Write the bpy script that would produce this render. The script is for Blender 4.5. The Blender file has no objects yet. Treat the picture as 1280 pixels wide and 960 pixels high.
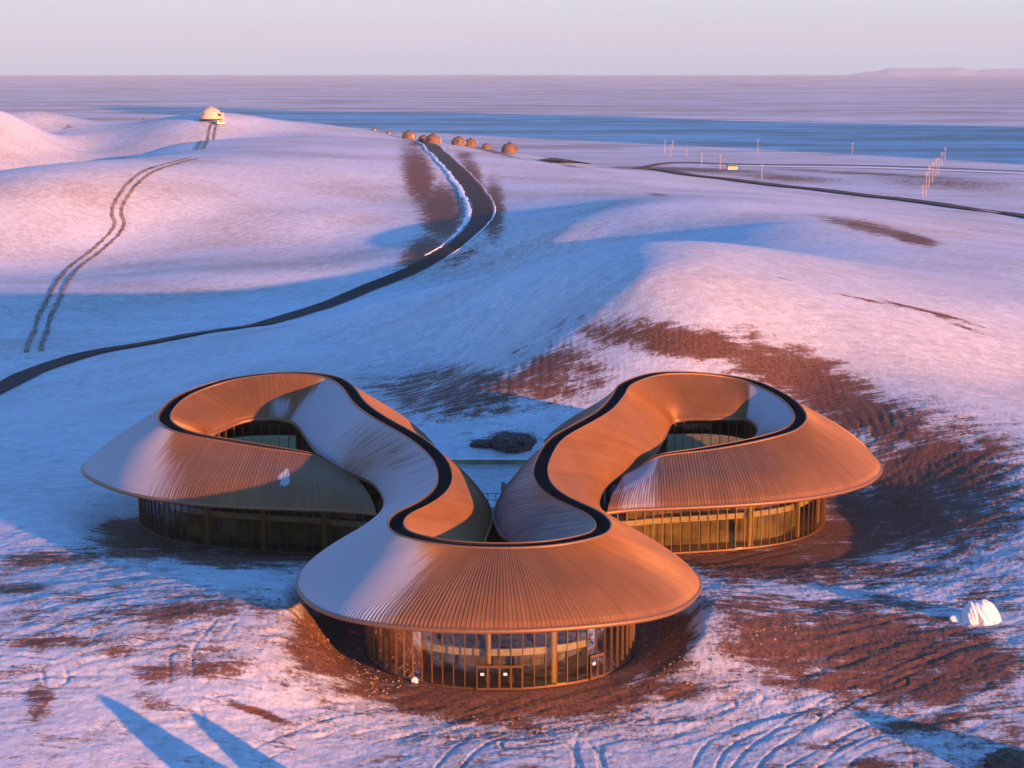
import bpy, bmesh, math, random
import numpy as np
from mathutils import Vector

# ------------------------------------------------------------------ camera, light, world
F = 2100.0 / 1280.0
PITCH = math.radians(10.6)
CAMH = 53.0
SUN_AZ = math.radians(44.0)      # sun stands to the right of and behind the camera
SUN_EL = math.radians(7.5)
SUN_STRENGTH = 5.0
SUN_COLOR = (1.0, 0.40, 0.13)
SKY_STRENGTH = 0.15
EXPOSURE = 1.3
sc = bpy.context.scene
col = sc.collection

cam_d = bpy.data.cameras.new("camera")
cam_d.sensor_width = 36.0
cam_d.lens = 36.0 * F
cam_d.clip_start = 1.0
cam_d.clip_end = 80000.0
cam = bpy.data.objects.new("camera", cam_d)
col.objects.link(cam)
cam.location = (0, 0, CAMH)
cam.rotation_euler = (math.radians(90) - PITCH, 0, 0)
sc.camera = cam

to_sun = Vector((math.sin(SUN_AZ) * math.cos(SUN_EL), -math.cos(SUN_AZ) * math.cos(SUN_EL), math.sin(SUN_EL)))
sun_d = bpy.data.lights.new("sun", 'SUN')
sun_d.energy = SUN_STRENGTH
sun_d.color = SUN_COLOR
sun_d.angle = math.radians(0.5)
sun = bpy.data.objects.new("sun", sun_d)
col.objects.link(sun)
sun.rotation_euler = to_sun.to_track_quat('Z', 'Y').to_euler()

world = bpy.data.worlds.new("World")
sc.world = world
world.use_nodes = True
wn, wl = world.node_tree.nodes, world.node_tree.links
wn.clear()
w_out = wn.new("ShaderNodeOutputWorld")
w_bg = wn.new("ShaderNodeBackground")
w_bg.inputs[1].default_value = SKY_STRENGTH
w_sky = wn.new("ShaderNodeTexSky")
w_sky.sky_type = 'NISHITA'
w_sky.sun_disc = False
w_sky.sun_elevation = SUN_EL
w_sky.sun_rotation = math.atan2(to_sun.x, to_sun.y)
w_sky.altitude = 1000
w_sky.air_density = 1.0
w_sky.dust_density = 0.6
w_sky.ozone_density = 2.0
w_tint = wn.new("ShaderNodeMixRGB"); w_tint.blend_type = 'MULTIPLY'; w_tint.inputs[0].default_value = 1.0
w_tint.inputs[2].default_value = (0.36, 0.85, 1.38, 1)
w_tc = wn.new("ShaderNodeTexCoord")
w_sep = wn.new("ShaderNodeSeparateXYZ")
w_ramp = wn.new("ShaderNodeValToRGB")
cr = w_ramp.color_ramp
cr.elements[0].position = 0.0
cr.elements[0].color = (1.12, 1.96, 2.55, 1)
e = cr.elements.new(0.006); e.color = (1.16, 1.96, 2.52, 1)
e = cr.elements.new(0.030); e.color = (1.70, 2.16, 2.50, 1)
e = cr.elements.new(0.075); e.color = (2.40, 2.42, 2.50, 1)
cr.elements[-1].position = 0.16
cr.elements[-1].color = (2.4, 2.35, 2.9, 1)
w_map = wn.new("ShaderNodeMapRange"); w_map.interpolation_type = 'SMOOTHSTEP'
w_map.inputs[1].default_value = 0.07; w_map.inputs[2].default_value = 0.28
w_mix = wn.new("ShaderNodeMixRGB")
# faint streaky bands of high haze in the lower sky
w_mp = wn.new("ShaderNodeMapping"); w_mp.inputs['Scale'].default_value = (2.2, 2.2, 55)
w_nz = wn.new("ShaderNodeTexNoise"); w_nz.inputs['Scale'].default_value = 1.6; w_nz.inputs['Detail'].default_value = 3
w_nr = wn.new("ShaderNodeMapRange"); w_nr.inputs[3].default_value = 0.955; w_nr.inputs[4].default_value = 1.045
w_mul = wn.new("ShaderNodeVectorMath"); w_mul.operation = 'SCALE'
wl.new(w_tc.outputs['Generated'], w_sep.inputs[0])
wl.new(w_sep.outputs['Z'], w_ramp.inputs[0])
wl.new(w_sep.outputs['Z'], w_map.inputs[0])
wl.new(w_sky.outputs[0], w_tint.inputs[1])
wl.new(w_map.outputs[0], w_mix.inputs[0])
wl.new(w_tc.outputs['Generated'], w_mp.inputs['Vector'])
wl.new(w_mp.outputs[0], w_nz.inputs['Vector'])
wl.new(w_nz.outputs['Fac'], w_nr.inputs[0])
wl.new(w_ramp.outputs[0], w_mul.inputs[0])
wl.new(w_nr.outputs[0], w_mul.inputs['Scale'])
wl.new(w_mul.outputs[0], w_mix.inputs[1])
wl.new(w_tint.outputs[0], w_mix.inputs[2])
wl.new(w_mix.outputs[0], w_bg.inputs[0])
wl.new(w_bg.outputs[0], w_out.inputs[0])

sc.view_settings.view_transform = 'Standard'
sc.view_settings.look = 'None'
sc.view_settings.exposure = EXPOSURE
sc.view_settings.gamma = 1.0
sc.view_settings.use_curve_mapping = False
sc.cycles.max_bounces = 8
sc.cycles.transparent_max_bounces = 12
sc.cycles.volume_bounces = 0

# ------------------------------------------------------------------ measuring: photo pixel -> point on a height
SP, CP = math.sin(PITCH), math.cos(PITCH)
def P(px, py, z):
    """point at height z whose line of sight runs through photo pixel (px, py)"""
    u = (px - 640) / 2100.0
    v = (480 - py) / 2100.0
    d = np.array([u, CP + v * SP, -SP + v * CP])
    t = (z - CAMH) / d[2]
    return np.array([0, 0, CAMH]) + d * t

def proj(X, Y, Z):
    y = Y * CP - (Z - CAMH) * SP
    v = Y * SP + (Z - CAMH) * CP
    return 640 + 2100 * X / y, 480 - 2100 * v / y

def sstep(a, b, x):
    t = np.clip((x - a) / (b - a), 0, 1)
    return t * t * (3 - 2 * t)

_rs = np.random.RandomState(7)
_perm = _rs.rand(256, 256)
def vnoise(x, y):
    xi, yi = np.floor(x).astype(int), np.floor(y).astype(int)
    fx, fy = x - xi, y - yi
    fx, fy = fx * fx * (3 - 2 * fx), fy * fy * (3 - 2 * fy)
    a = _perm[xi & 255, yi & 255]; b = _perm[(xi + 1) & 255, yi & 255]
    c = _perm[xi & 255, (yi + 1) & 255]; d = _perm[(xi + 1) & 255, (yi + 1) & 255]
    return (a * (1 - fx) + b * fx) * (1 - fy) + (c * (1 - fx) + d * fx) * fy
def fbm(x, y, o=4, g=0.5):
    s, a, t = 0.0, 1.0, 0.0
    for i in range(o):
        s = s + a * (vnoise(x * 2 ** i + 17.3 * i, y * 2 ** i + 9.1 * i) - 0.5)
        t += a; a *= g
    return s / t * 2

# ------------------------------------------------------------------ terrain
G = [(640,870,0),(500,864,0),(760,864,0),(640,950,-.3),(400,950,-.3),(200,950,.5),(30,950,1.2),(1000,950,-.5),(1250,950,0),
 (300,870,1.8),(120,870,2.2),(0,870,2.2),(400,885,.6),(330,790,4),(355,755,4.6),(200,790,4),(60,790,3.8),(300,735,4.2),
 (100,735,3.5),(0,740,3),(0,690,1.5),(100,665,1),(60,620,0),(0,600,-1),(120,540,-1.5),(0,540,-2.5),(0,480,-14),(160,490,-8),
 (330,450,-1),(390,468,.3),(300,468,-1.5),(220,482,-4),(150,440,-12),(0,425,-16),(0,400,-17),(120,398,-17),(300,410,-14),(450,425,0),(430,470,.8),(560,575,0),(650,575,0),(600,505,5),(500,500,2),
 (700,500,6),(640,415,9.5),(560,440,4.5),(760,405,15),(850,425,14),(800,350,21),(950,335,21.5),(700,355,17.5),(640,362,14.5),
 (560,372,10),(480,385,5),(400,400,-1),(1100,352,18.5),(1280,385,15),(1280,470,9),(1100,430,13.5),(1000,420,14.5),(1000,480,9),
 (1150,520,7.5),(1280,560,6),(1120,600,2),(1250,640,3),(1200,700,1.5),(1100,720,.8),(1000,700,0),(900,705,0),(1250,740,1.8),
 (1000,760,2.2),(900,765,3.6),(885,790,3.2),(1000,820,1.8),(1250,830,2),(1100,880,.5),(900,875,.2),
 (830,325,12),(700,335,-4),(600,345,-9),(500,368,-13),(420,383,-14),(1000,320,14),(1150,340,14),(1280,370,13),
 (600,300,-1),(420,305,-7.5),(250,340,-11),(100,365,-14),(0,380,-14),(545,322,-6),(700,290,4.5),(800,275,9),(900,270,11),
 (1000,280,12.5),(1150,290,8),(1280,310,7),(600,250,4),(500,250,3),(400,270,-.5),(300,270,-1),(150,300,-8),(0,320,-11),
 (650,196,10),(600,200,10.5),(540,186,13),(480,170,15),(450,163,17),(400,155,19.5),(263,146,26),(310,148,25),(350,151,22.5),
 (200,151,23),(150,158,19),(330,188,16.5),(250,198,15.5),(150,216,13),(50,236,8.5),(0,246,6),
 (150,205,1.5),(50,225,-4),(0,236,-7),(250,192,7),(220,180,14),(100,187,7),(0,192,2),(0,133,32),(50,138,27.5),(75,144,24),(120,152,20),(0,158,18),
 (700,205,8),(760,214,6.5),(900,239,3),(1050,259,1),(1280,287,0),(760,210,-15),(900,228,-18),(1280,274,-18),(1050,248,-18)]
pts = [P(*g) for g in G]
Wc = [(0,100,-1),(-35,100,0),(35,100,-1),(-60,1250,-19),(-360,1350,-19),(100,1250,-19),(300,1100,-19),(-200,1300,-19)]
pts += [np.array(w, float) for w in Wc]
pts = np.array(pts)
def _q(X, Y):
    return np.stack([np.arctan2(X, Y), 0.5 * np.log(X * X + Y * Y)], -1)
_c = _q(pts[:, 0], pts[:, 1])
def _U(r2):
    return np.where(r2 > 1e-12, r2 * np.log(r2 + 1e-12), 0)
_n = len(_c)
_K = _U(((_c[:, None] - _c[None]) ** 2).sum(-1)) + np.eye(_n) * 2.5e-4
_Pm = np.concatenate([np.ones((_n, 1)), _c], 1)
_A = np.zeros((_n + 3, _n + 3)); _A[:_n, :_n] = _K; _A[:_n, _n:] = _Pm; _A[_n:, :_n] = _Pm.T
_sol = np.linalg.solve(_A, np.concatenate([pts[:, 2], np.zeros(3)]))
def tps(X, Y):
    q = _q(X, Y)
    q[:, 0] = np.clip(q[:, 0], -0.40, 0.40)
    q[:, 1] = np.clip(q[:, 1], math.log(95), math.log(1400))
    out = np.zeros(len(q))
    for s in range(0, len(q), 40000):
        qq = q[s:s + 40000]
        out[s:s + 40000] = _U(((qq[:, None] - _c[None]) ** 2).sum(-1)) @ _sol[:_n] + _sol[_n] + qq @ _sol[_n + 1:]
    return out

# volcano hills beside and behind the viewpoint, outside the frame: (x, y, height, long radius, short radius, angle)
HILLS = [(1080, 1250, 340, 620, 600, 2.33), (500, -500, 60, 300, 200, 0.2), (-1500, -300, 120, 500, 400, .3)]
PADS = [(-30, 195, 17.5, 23), (28.5, 195, 17.5, 23), (-1.2, 152.5, 14.5, 20.5), (-1.2, 178, 10, 16)]
# unseen mounds below the frame, added to throw shadows across the foreground (x, y, height, radius x, radius y)
SHADOW_MOUNDS = [(-2.5, 99, 9.2, 5.0, 2.2, -.806), (3.0, 99.6, 8.0, 5.0, 1.9, -.806), (48, 113, 4.2, 4, 3, 0), (-22, 98, 6.5, 6, 2.4, -.806)]

def terrain(X, Y, detail=True):
    X = np.asarray(X, float); Y = np.asarray(Y, float)
    sh = X.shape; X = X.ravel(); Y = Y.ravel()
    D = np.hypot(X, Y); th = np.arctan2(X, Y)
    h = tps(X, Y)
    side = sstep(0.5, 1.2, np.abs(th))
    h = h * (1 - side) + (-4) * side
    near = sstep(95, 40, D); h = h * (1 - near) + (-2) * near
    k = sstep(1180, 1420, D)
    plain = -20 + (5.0 * fbm(X / 800, Y / 260, 4) + 9 * fbm(X / 3000, Y / 900, 3)) * sstep(1300, 2800, D)
    h = h * (1 - k) + plain * k
    for (x, y, H, a, b, an) in HILLS:
        dx, dy = X - x, Y - y
        p = (dx * math.cos(an) + dy * math.sin(an)) / a; q = (-dx * math.sin(an) + dy * math.cos(an)) / b
        r = np.sqrt(p * p + q * q)
        h = h + H * np.clip(1 - r, 0, 1) ** 2 * (1 + 2 * np.clip(r, 0, 1)) * (1 + .12 * fbm(X / 90, Y / 90, 3))
    for (x, y, r0, r1) in PADS:
        w = sstep(r1, r0, np.hypot(X - x, Y - y) + .5 * fbm(X / 3, Y / 3, 3))
        h = h * (1 - w)
    for (x, y, H, rx, ry, an) in SHADOW_MOUNDS:
        dx, dy = X - x, Y - y
        r2 = ((dx * math.cos(an) + dy * math.sin(an)) / rx) ** 2 + ((-dx * math.sin(an) + dy * math.cos(an)) / ry) ** 2
        h = h + H * np.exp(-r2)
    if detail:
        pad = np.zeros_like(h)
        for (x, y, r0, r1) in PADS:
            pad = np.maximum(pad, sstep(r1 - 2, r0 - 2, np.hypot(X - x, Y - y)))
        nr = sstep(260, 200, D)
        rough = rough_mask(X, Y, h)
        ca, sa = math.cos(.5), math.sin(.5)
        U, V = X * ca + Y * sa, -X * sa + Y * ca
        dd = 0.30 * fbm(X / 11, Y / 11, 3, .5) + 0.11 * fbm(X / 1.3, Y / 1.3, 4, .8)
        dd = dd + 0.20 * fbm(U / 5, V / .9, 4, .7) * rough
        fm = np.zeros_like(h); ok = (Y > 150) & (D < 420) & (np.abs(X) < Y * .5)
        fpx, fpy = proj(X[ok], Y[ok], h[ok]); fm[ok] = np.clip(blob_mask(fpx, fpy, FURROW), 0, 1)
        fa = 1.15 + .5 * sstep(-10, 60, X)
        fu = X * np.sin(fa) - Y * np.cos(fa) * .6
        h = h + fm * (.19 - .08 * sstep(-15, 15, X)) * (np.abs(np.sin(fu * 1.25 + 3.2 * fbm(X / 11, Y / 11, 3))) - .6 + .8 * fbm(X / 1.6, Y / 1.6, 3, .7)) * (.6 + .8 * fbm(X / 6, Y / 6, 2))
        h = h + dd * (0.25 + 0.75 * nr) * (1 - .9 * pad) * (0.35 + .65 * rough) * sstep(700, 300, D)
        h = h + 0.9 * fbm(X / 60, Y / 45, 3) * sstep(240, 420, D) * sstep(1200, 900, D)
    return h.reshape(sh)

# blobs: (px, py, rx, ry, rotation deg, strength) - where the soil lies bare, measured on the photo and laid on the ground
BLOBS = [
 (930,445,190,20,14,1.1),(1060,505,170,34,22,1.1),(960,760,110,34,0,1.0),(1050,850,170,36,4,1.0),(1230,600,80,34,10,.9),
 (1080,715,190,26,0,.95),(250,835,150,22,-4,.75),(700,898,330,12,0,.9),(1150,905,110,14,-6,.9),
 (1160,650,170,62,0,1.25),(1240,740,70,30,0,.8),
 (1080,800,230,75,6,1.15),(980,800,130,60,8,1.25),(1170,600,180,100,15,1.05),(1000,470,150,36,18,1.15),(860,430,110,22,6,1.3),
 (640,872,215,15,0,1.7),(320,696,160,9,0,1.3),(885,697,160,9,0,1.3),(170,690,60,14,0,1.2),(1030,672,40,18,-30,1.2),(640,600,60,8,0,.2),(840,425,150,24,8,1.15),(960,462,110,26,16,.95),(1080,520,170,48,22,1.05),(1200,610,150,80,10,.9),(1070,630,90,46,0,1.05),(1240,560,60,20,20,.8),
 (1170,650,80,30,0,.7),(680,450,90,26,10,.5),(560,490,130,45,0,.42),(700,500,60,40,0,.5),
 (640,548,34,11,0,1.4),(600,552,20,5,0,1.1),
 (1060,790,190,60,14,.85),(930,790,90,45,10,.95),(1180,850,140,26,-12,1.1),(1100,870,120,24,0,1.0),(940,735,60,18,10,.75),
 (1000,740,120,10,-3,.5),(640,880,250,22,0,1.35),(420,800,62,62,0,1.5),(400,760,40,30,0,1.0),(830,810,60,50,0,1.5),(850,860,120,24,0,1.1),(470,860,110,22,0,1.1),
 (230,765,120,22,-8,.9),(70,800,110,14,0,.8),(330,890,60,8,20,1.2),(210,880,60,16,10,.8),(45,880,28,34,0,1.1),(120,925,180,16,0,.55),(300,925,90,16,0,.45),
 (420,870,60,14,0,.6),(360,860,14,12,0,.9),(20,735,60,9,0,.9),(480,915,60,8,0,.5),
 (190,672,90,32,0,1.25),(60,700,120,16,-8,.9),(300,705,120,10,4,.9),(180,725,190,8,0,.5),(980,705,140,22,-3,1.1),(900,700,60,12,0,1.2),(1080,690,100,24,0,.7),
 (1190,870,110,14,-14,.9),(1000,925,120,8,0,.4),(1090,955,60,12,0,.8),(1270,945,26,12,0,1.2),
 (524,222,24,52,-18,1.2),(552,265,32,44,-6,1.3),(528,315,46,24,-35,1.1),(616,262,18,46,0,1.15),(592,222,14,38,-25,1.1),(575,322,46,10,-30,.8),(520,180,16,6,0,.9),(580,195,16,8,0,.9),
 (1085,284,75,9,11,1.0),(1140,297,40,8,14,1.3),(1090,375,70,2.2,12,.9),(1170,392,80,2.2,16,1.1),(1215,412,60,2.4,20,.9),
 (820,243,22,3,6,.8),(990,390,220,7,10,.28),(930,345,200,6,2,.35),(500,400,160,14,-12,.3),(200,210,180,5,-10,.45),
 (860,212,140,4,2,1.0),(980,222,100,6,3,.9),(1180,228,140,13,3,.75),(1100,218,200,3,3,.9),(1000,240,200,5,5,.35),
 (255,162,26,6,-60,.5),(300,144,14,2,0,.8),(90,160,26,1.6,0,.7),(610,188,60,3,14,.9),(700,205,60,2,10,.8),(480,163,26,2,14,.7)]
TRACKS = [  # wheel tracks: pixel polylines, track gauge, width, strength
 ([(272,155),(262,172),(250,187),(215,205),(180,218),(158,240),(147,258),(146,270),(150,280),(140,296),(115,318),(90,336),(78,352),(66,378),(52,405),(42,440)], 3.4, 1.3, .8),
]
FINE = [
 [(380,960),(450,925),(560,905),(660,900),(760,892)],[(330,940),(420,905),(520,890)],[(1000,960),(1090,915),(1200,890),(1290,880)],
 [(560,960),(600,925),(680,905),(800,900),(940,870)],[(0,860),(110,850),(230,862),(330,850)],[(1020,745),(1110,735),(1200,745),(1290,738)],[(60,760),(150,750),(250,745),(340,752)],[(930,960),(960,930),(1040,880),(1150,830),(1280,800)],
   # tyre marks near the building: gauge 2.2 m
 [(640,862),(655,890),(690,910),(728,935),(735,965)],[(830,905),(770,905),(735,925),(745,970)],[(905,880),(820,900),(770,930),(775,975)],
 [(640,930),(760,915),(880,905),(1000,880),(1120,850)],[(880,960),(895,935),(930,912),(1010,895)],[(300,760),(275,785),(255,810)],[(225,820),(228,860),(240,900)],
 [(0,825),(60,830),(70,850)],[(1120,900),(1150,925),(1160,965)],[(1040,960),(1080,930),(1180,905)],
 [(900,690),(1000,668),(1100,672),(1280,690)],[(900,705),(1010,684),(1100,690),(1280,712)],[(120,690),(200,712),(350,716),(390,712)]]

def blob_mask(px, py, blobs):
    m = np.zeros(px.shape)
    wob = 1.0
    for (cx, cy, rx, ry, rot, s) in blobs:
        c, q = math.cos(math.radians(rot)), math.sin(math.radians(rot))
        dx, dy = px - cx, py - cy
        a = (dx * c + dy * q) / rx; b = (-dx * q + dy * c) / ry
        r2 = a * a + b * b
        m = np.maximum(m, s * np.exp(-np.power(r2, 1.05)))
    return m
FURROW = [(570,490,130,40,0,1),(700,470,80,45,0,1),(1120,525,110,40,15,.8),(860,425,120,20,5,.7),(1040,600,60,40,0,.6)]
ROUGH = [(560,490,200,60,0,1),(850,440,250,50,10,1),(1150,600,200,110,0,1),(640,890,640,60,0,.9),(180,790,260,70,0,.9),(1080,790,260,100,0,1),(640,730,640,60,0,.9),(150,690,200,40,0,1)]
def rough_mask(X, Y, h):
    D = np.hypot(X, Y)
    ok = (Y > 90) & (D < 420) & (np.abs(X) < Y * .55)
    m = np.zeros_like(h) + .3
    px, py = proj(X[ok], Y[ok], h[ok])
    m[ok] = np.clip(.25 + blob_mask(px, py, ROUGH), 0, 1)
    return m

def raygrd(px, py):
    """walk the line of sight of a photo pixel down to the terrain"""
    u = (px - 640) / 2100.0; v = (480 - py) / 2100.0
    d = np.array([u, CP + v * SP, -SP + v * CP])
    t = np.exp(np.linspace(math.log(105), math.log(9000), 1400))
    X, Y, Z = d[0] * t, d[1] * t, CAMH + d[2] * t
    h = terrain(X, Y)
    i = np.argmax(Z < h)
    f = (Z[i - 1] - h[i - 1]) / ((Z[i - 1] - h[i - 1]) - (Z[i] - h[i]) + 1e-9)
    t0 = t[i - 1] + (t[i] - t[i - 1]) * f
    return np.array([d[0] * t0, d[1] * t0, CAMH + d[2] * t0])

def link(ob, parent=None):
    col.objects.link(ob)
    if parent is not None:
        ob.parent = parent
    return ob
def mesh_obj(name, verts, faces, mats, parent=None, smooth=False, mi=None):
    me = bpy.data.meshes.new(name)
    me.from_pydata([tuple(v) for v in verts], [], [tuple(f) for f in faces])
    for m in (mats if isinstance(mats, (list, tuple)) else [mats]):
        me.materials.append(m)
    if smooth:
        me.polygons.foreach_set("use_smooth", [True] * len(me.polygons))
    if mi is not None:
        me.polygons.foreach_set("material_index", mi)
    me.update()
    return link(bpy.data.objects.new(name, me), parent)
def grid_faces(nr, nc, wrap=False):
    r = np.arange(nr - 1)[:, None]; c = np.arange(nc - (0 if wrap else 1))[None]
    a = r * nc + c; b = r * nc + (c + 1) % nc
    return np.stack([a, b, b + nc, a + nc], -1).reshape(-1, 4)
def np_mesh(name, V, Fq, mats, attrs=None, smooth=True, parent=None):
    me = bpy.data.meshes.new(name)
    me.vertices.add(len(V)); me.vertices.foreach_set("co", V.astype(np.float32).ravel())
    me.loops.add(Fq.size); me.loops.foreach_set("vertex_index", Fq.astype(np.int32).ravel())
    me.polygons.add(len(Fq))
    me.polygons.foreach_set("loop_start", np.arange(0, Fq.size, 4, dtype=np.int32))
    me.polygons.foreach_set("loop_total", np.full(len(Fq), 4, dtype=np.int32))
    me.polygons.foreach_set("use_smooth", np.full(len(Fq), smooth))
    for m in mats: me.materials.append(m)
    for k, a in (attrs or {}).items():
        at = me.attributes.new(k, 'FLOAT', 'POINT')
        at.data.foreach_set("value", a.astype(np.float32).ravel())
    me.update(); me.validate()
    return link(bpy.data.objects.new(name, me), parent)
def tag(o, label=None, cat=None, group=None, kind=None):
    if label: o["label"] = label
    if cat: o["category"] = cat
    if group: o["group"] = group
    if kind: o["kind"] = kind
    return o
def empty(name, loc, rz=0.0, parent=None):
    o = bpy.data.objects.new(name, None); o.empty_display_size = .5
    o.location = loc; o.rotation_euler = (0, 0, rz)
    return link(o, parent)

# ------------------------------------------------------------------ materials
class NT:
    def __init__(s, name):
        s.m = bpy.data.materials.new(name); s.m.use_nodes = True
        s.n, s.l = s.m.node_tree.nodes, s.m.node_tree.links
        s.b = s.n["Principled BSDF"]; s.out = s.n["Material Output"]
    def add(s, t, **kw):
        n = s.n.new(t)
        for k, v in kw.items():
            if k.startswith('i_'):
                n.inputs[k[2:].replace('_', ' ')].default_value = v
            else: setattr(n, k, v)
        return n
    def link(s, a, b): s.l.new(a, b)
    def noise(s, scale, detail=4, vec=None, rough=.55, dist=0.0):
        n = s.add("ShaderNodeTexNoise"); n.inputs['Scale'].default_value = scale; n.inputs['Detail'].default_value = detail
        n.inputs['Roughness'].default_value = rough; n.inputs['Distortion'].default_value = dist
        if vec is not None: s.link(vec, n.inputs['Vector'])
        return n.outputs['Fac']
    def math(s, op, a, b=None, c=None, clamp=False):
        n = s.add("ShaderNodeMath", operation=op, use_clamp=clamp)
        for i, v in enumerate((a, b, c)):
            if v is None: continue
            if isinstance(v, (int, float)): n.inputs[i].default_value = v
            else: s.link(v, n.inputs[i])
        return n.outputs[0]
    def mr(s, v, a, b, c=0.0, d=1.0, smooth=True):
        n = s.add("ShaderNodeMapRange", interpolation_type='SMOOTHSTEP' if smooth else 'LINEAR')
        s.link(v, n.inputs[0])
        for i, x in enumerate((a, b, c, d)): n.inputs[i + 1].default_value = x
        return n.outputs[0]
    def mix(s, f, a, b):
        n = s.add("ShaderNodeMix", data_type='RGBA')
        if isinstance(f, (int, float)): n.inputs[0].default_value = f
        else: s.link(f, n.inputs[0])
        for i, v in ((6, a), (7, b)):
            if isinstance(v, tuple): n.inputs[i].default_value = (*v, 1)
            else: s.link(v, n.inputs[i])
        return n.outputs[2]
    def attr(s, name): return s.add("ShaderNodeAttribute", attribute_name=name).outputs['Fac']
    def pos(s, scale=None, rot=None):
        g = s.add("ShaderNodeNewGeometry").outputs['Position']
        if scale is None: return g
        m = s.add("ShaderNodeMapping"); m.inputs['Scale'].default_value = scale
        if rot: m.inputs['Rotation'].default_value = rot
        s.link(g, m.inputs['Vector']); return m.outputs[0]
    def bump(s, h, strength, dist):
        b = s.add("ShaderNodeBump"); b.inputs['Strength'].default_value = strength; b.inputs['Distance'].default_value = dist
        s.link(h, b.inputs['Height']); s.link(b.outputs[0], s.b.inputs['Normal']); return b
    def set(s, **kw):
        for k, v in kw.items():
            i = s.b.inputs[k.replace('_', ' ')]
            if isinstance(v, tuple): i.default_value = (*v, 1) if len(v) == 3 else v
            elif isinstance(v, (int, float)): i.default_value = v
            else: s.link(v, i)
        return s

def simple(name, c, rough=.6, metal=0.0, var=.12, scale=3.0, bump=.0):
    t = NT(name)
    n = t.noise(scale, 5, t.pos())
    lo = tuple(x * (1 - var) for x in c); hi = tuple(min(1, x * (1 + var)) for x in c)
    t.set(Base_Color=t.mix(t.mr(n, .3, .7), lo, hi), Roughness=rough, Metallic=metal)
    if bump: t.bump(n, bump, .05)
    return t.m

def ground_material():
    t = NT("snowy_ground")
    dirt, track, far = t.attr("dirt"), t.attr("track"), t.attr("far")
    p = t.pos()
    n1 = t.noise(.35, 7, p, .68)
    n2 = t.noise(2.6, 6, p, .7)
    st = t.noise(1.0, 6, t.pos((.10, .75, .3), (0, 0, .35)), .75, .9)
    fine = t.noise(9.0, 3, p, .7)
    mixn = t.math('ADD', t.math('MULTIPLY', n1, .34), t.math('ADD', t.math('MULTIPLY', n2, .28), t.math('MULTIPLY', st, .38)))
    v = t.math('ADD', dirt, t.math('MULTIPLY', t.math('SUBTRACT', mixn, .5), 4.4))      # bare where high
    bare = t.mr(v, .40, .90)
    big = t.noise(.012, 5, t.pos((1, 2.0, 1)), .6)
    # stubble poking through the snow of the open steppe
    stub = t.mr(t.math('ADD', t.math('MULTIPLY', t.noise(1.1, 6, t.pos((.35, 1, 1)), .85), .7), t.math('MULTIPLY', big, .4)), .46, .72)
    stub = t.math('MULTIPLY', stub, t.mr(far, 0, 1, .55, .85))
    dist = t.attr("plain")
    pl = t.noise(1.0, 6, t.pos((.0014, .0075, .001)), .78, .8)
    stub = t.math('MAXIMUM', stub, t.math('MULTIPLY', t.mr(pl, .45, .56), t.math('MULTIPLY', dist, .78)))
    speck = t.mr(t.noise(1.3, 8, t.pos((.55, .8, 1)), .92), .52, .62)
    stub = t.math('MAXIMUM', stub, t.math('MULTIPLY', speck, .62))
    snow = t.mix(t.mr(n1, .3, .7), (.60, .62, .68), (.76, .76, .78))
    grass = t.mix(t.mr(n2, .3, .7), (.22, .14, .085), (.42, .29, .18))
    c = t.mix(stub, snow, grass)
    soil = t.mix(t.mr(n2, .3, .7), (.085, .034, .024), (.25, .110, .062))
    c = t.mix(bare, c, soil)
    c = t.mix(t.math('MULTIPLY', track, .85), c, (.10, .062, .045))
    t.set(Base_Color=c, Roughness=.85, Specular_IOR_Level=.25)
    hgt = t.math('ADD', t.math('MULTIPLY', n2, .55), t.math('ADD', t.math('MULTIPLY', fine, .18), t.math('MULTIPLY', st, .5)))
    hgt = t.math('SUBTRACT', hgt, t.math('MULTIPLY', bare, .25))
    b = t.bump(hgt, .55, .34)
    t.link(t.mr(far, 0, 1, .62, .36), b.inputs['Strength'])
    return t.m

def roof_material():
    t = NT("bronze_standing_seam_metal")
    fr, s, vv = t.attr("frost"), t.attr("seam"), t.attr("down")
    p = t.pos()
    cmb = t.add("ShaderNodeCombineXYZ"); t.link(s, cmb.inputs[0]); t.link(vv, cmb.inputs[1])
    mp = t.add("ShaderNodeMapping"); mp.inputs['Scale'].default_value = (1.4, 1.2, 1); t.link(cmb.outputs[0], mp.inputs[0])
    streak = t.noise(1.0, 5, mp.outputs[0], .65)
    n = t.noise(.22, 7, p, .68)
    panel = t.add("ShaderNodeTexWhiteNoise", noise_dimensions='1D'); t.link(t.math('FLOOR', s), panel.inputs['W'])
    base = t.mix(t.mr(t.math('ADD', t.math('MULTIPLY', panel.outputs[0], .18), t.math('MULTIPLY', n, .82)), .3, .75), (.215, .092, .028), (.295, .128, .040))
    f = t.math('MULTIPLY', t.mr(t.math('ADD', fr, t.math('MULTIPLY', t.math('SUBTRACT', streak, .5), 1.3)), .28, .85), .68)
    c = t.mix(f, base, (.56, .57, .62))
    t.set(Base_Color=c, Metallic=t.math('SUBTRACT', .22, t.math('MULTIPLY', f, .20)), Roughness=t.math('ADD', .52, t.math('MULTIPLY', f, .25)))
    t.bump(n, .06, .05)
    return t.m

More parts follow.
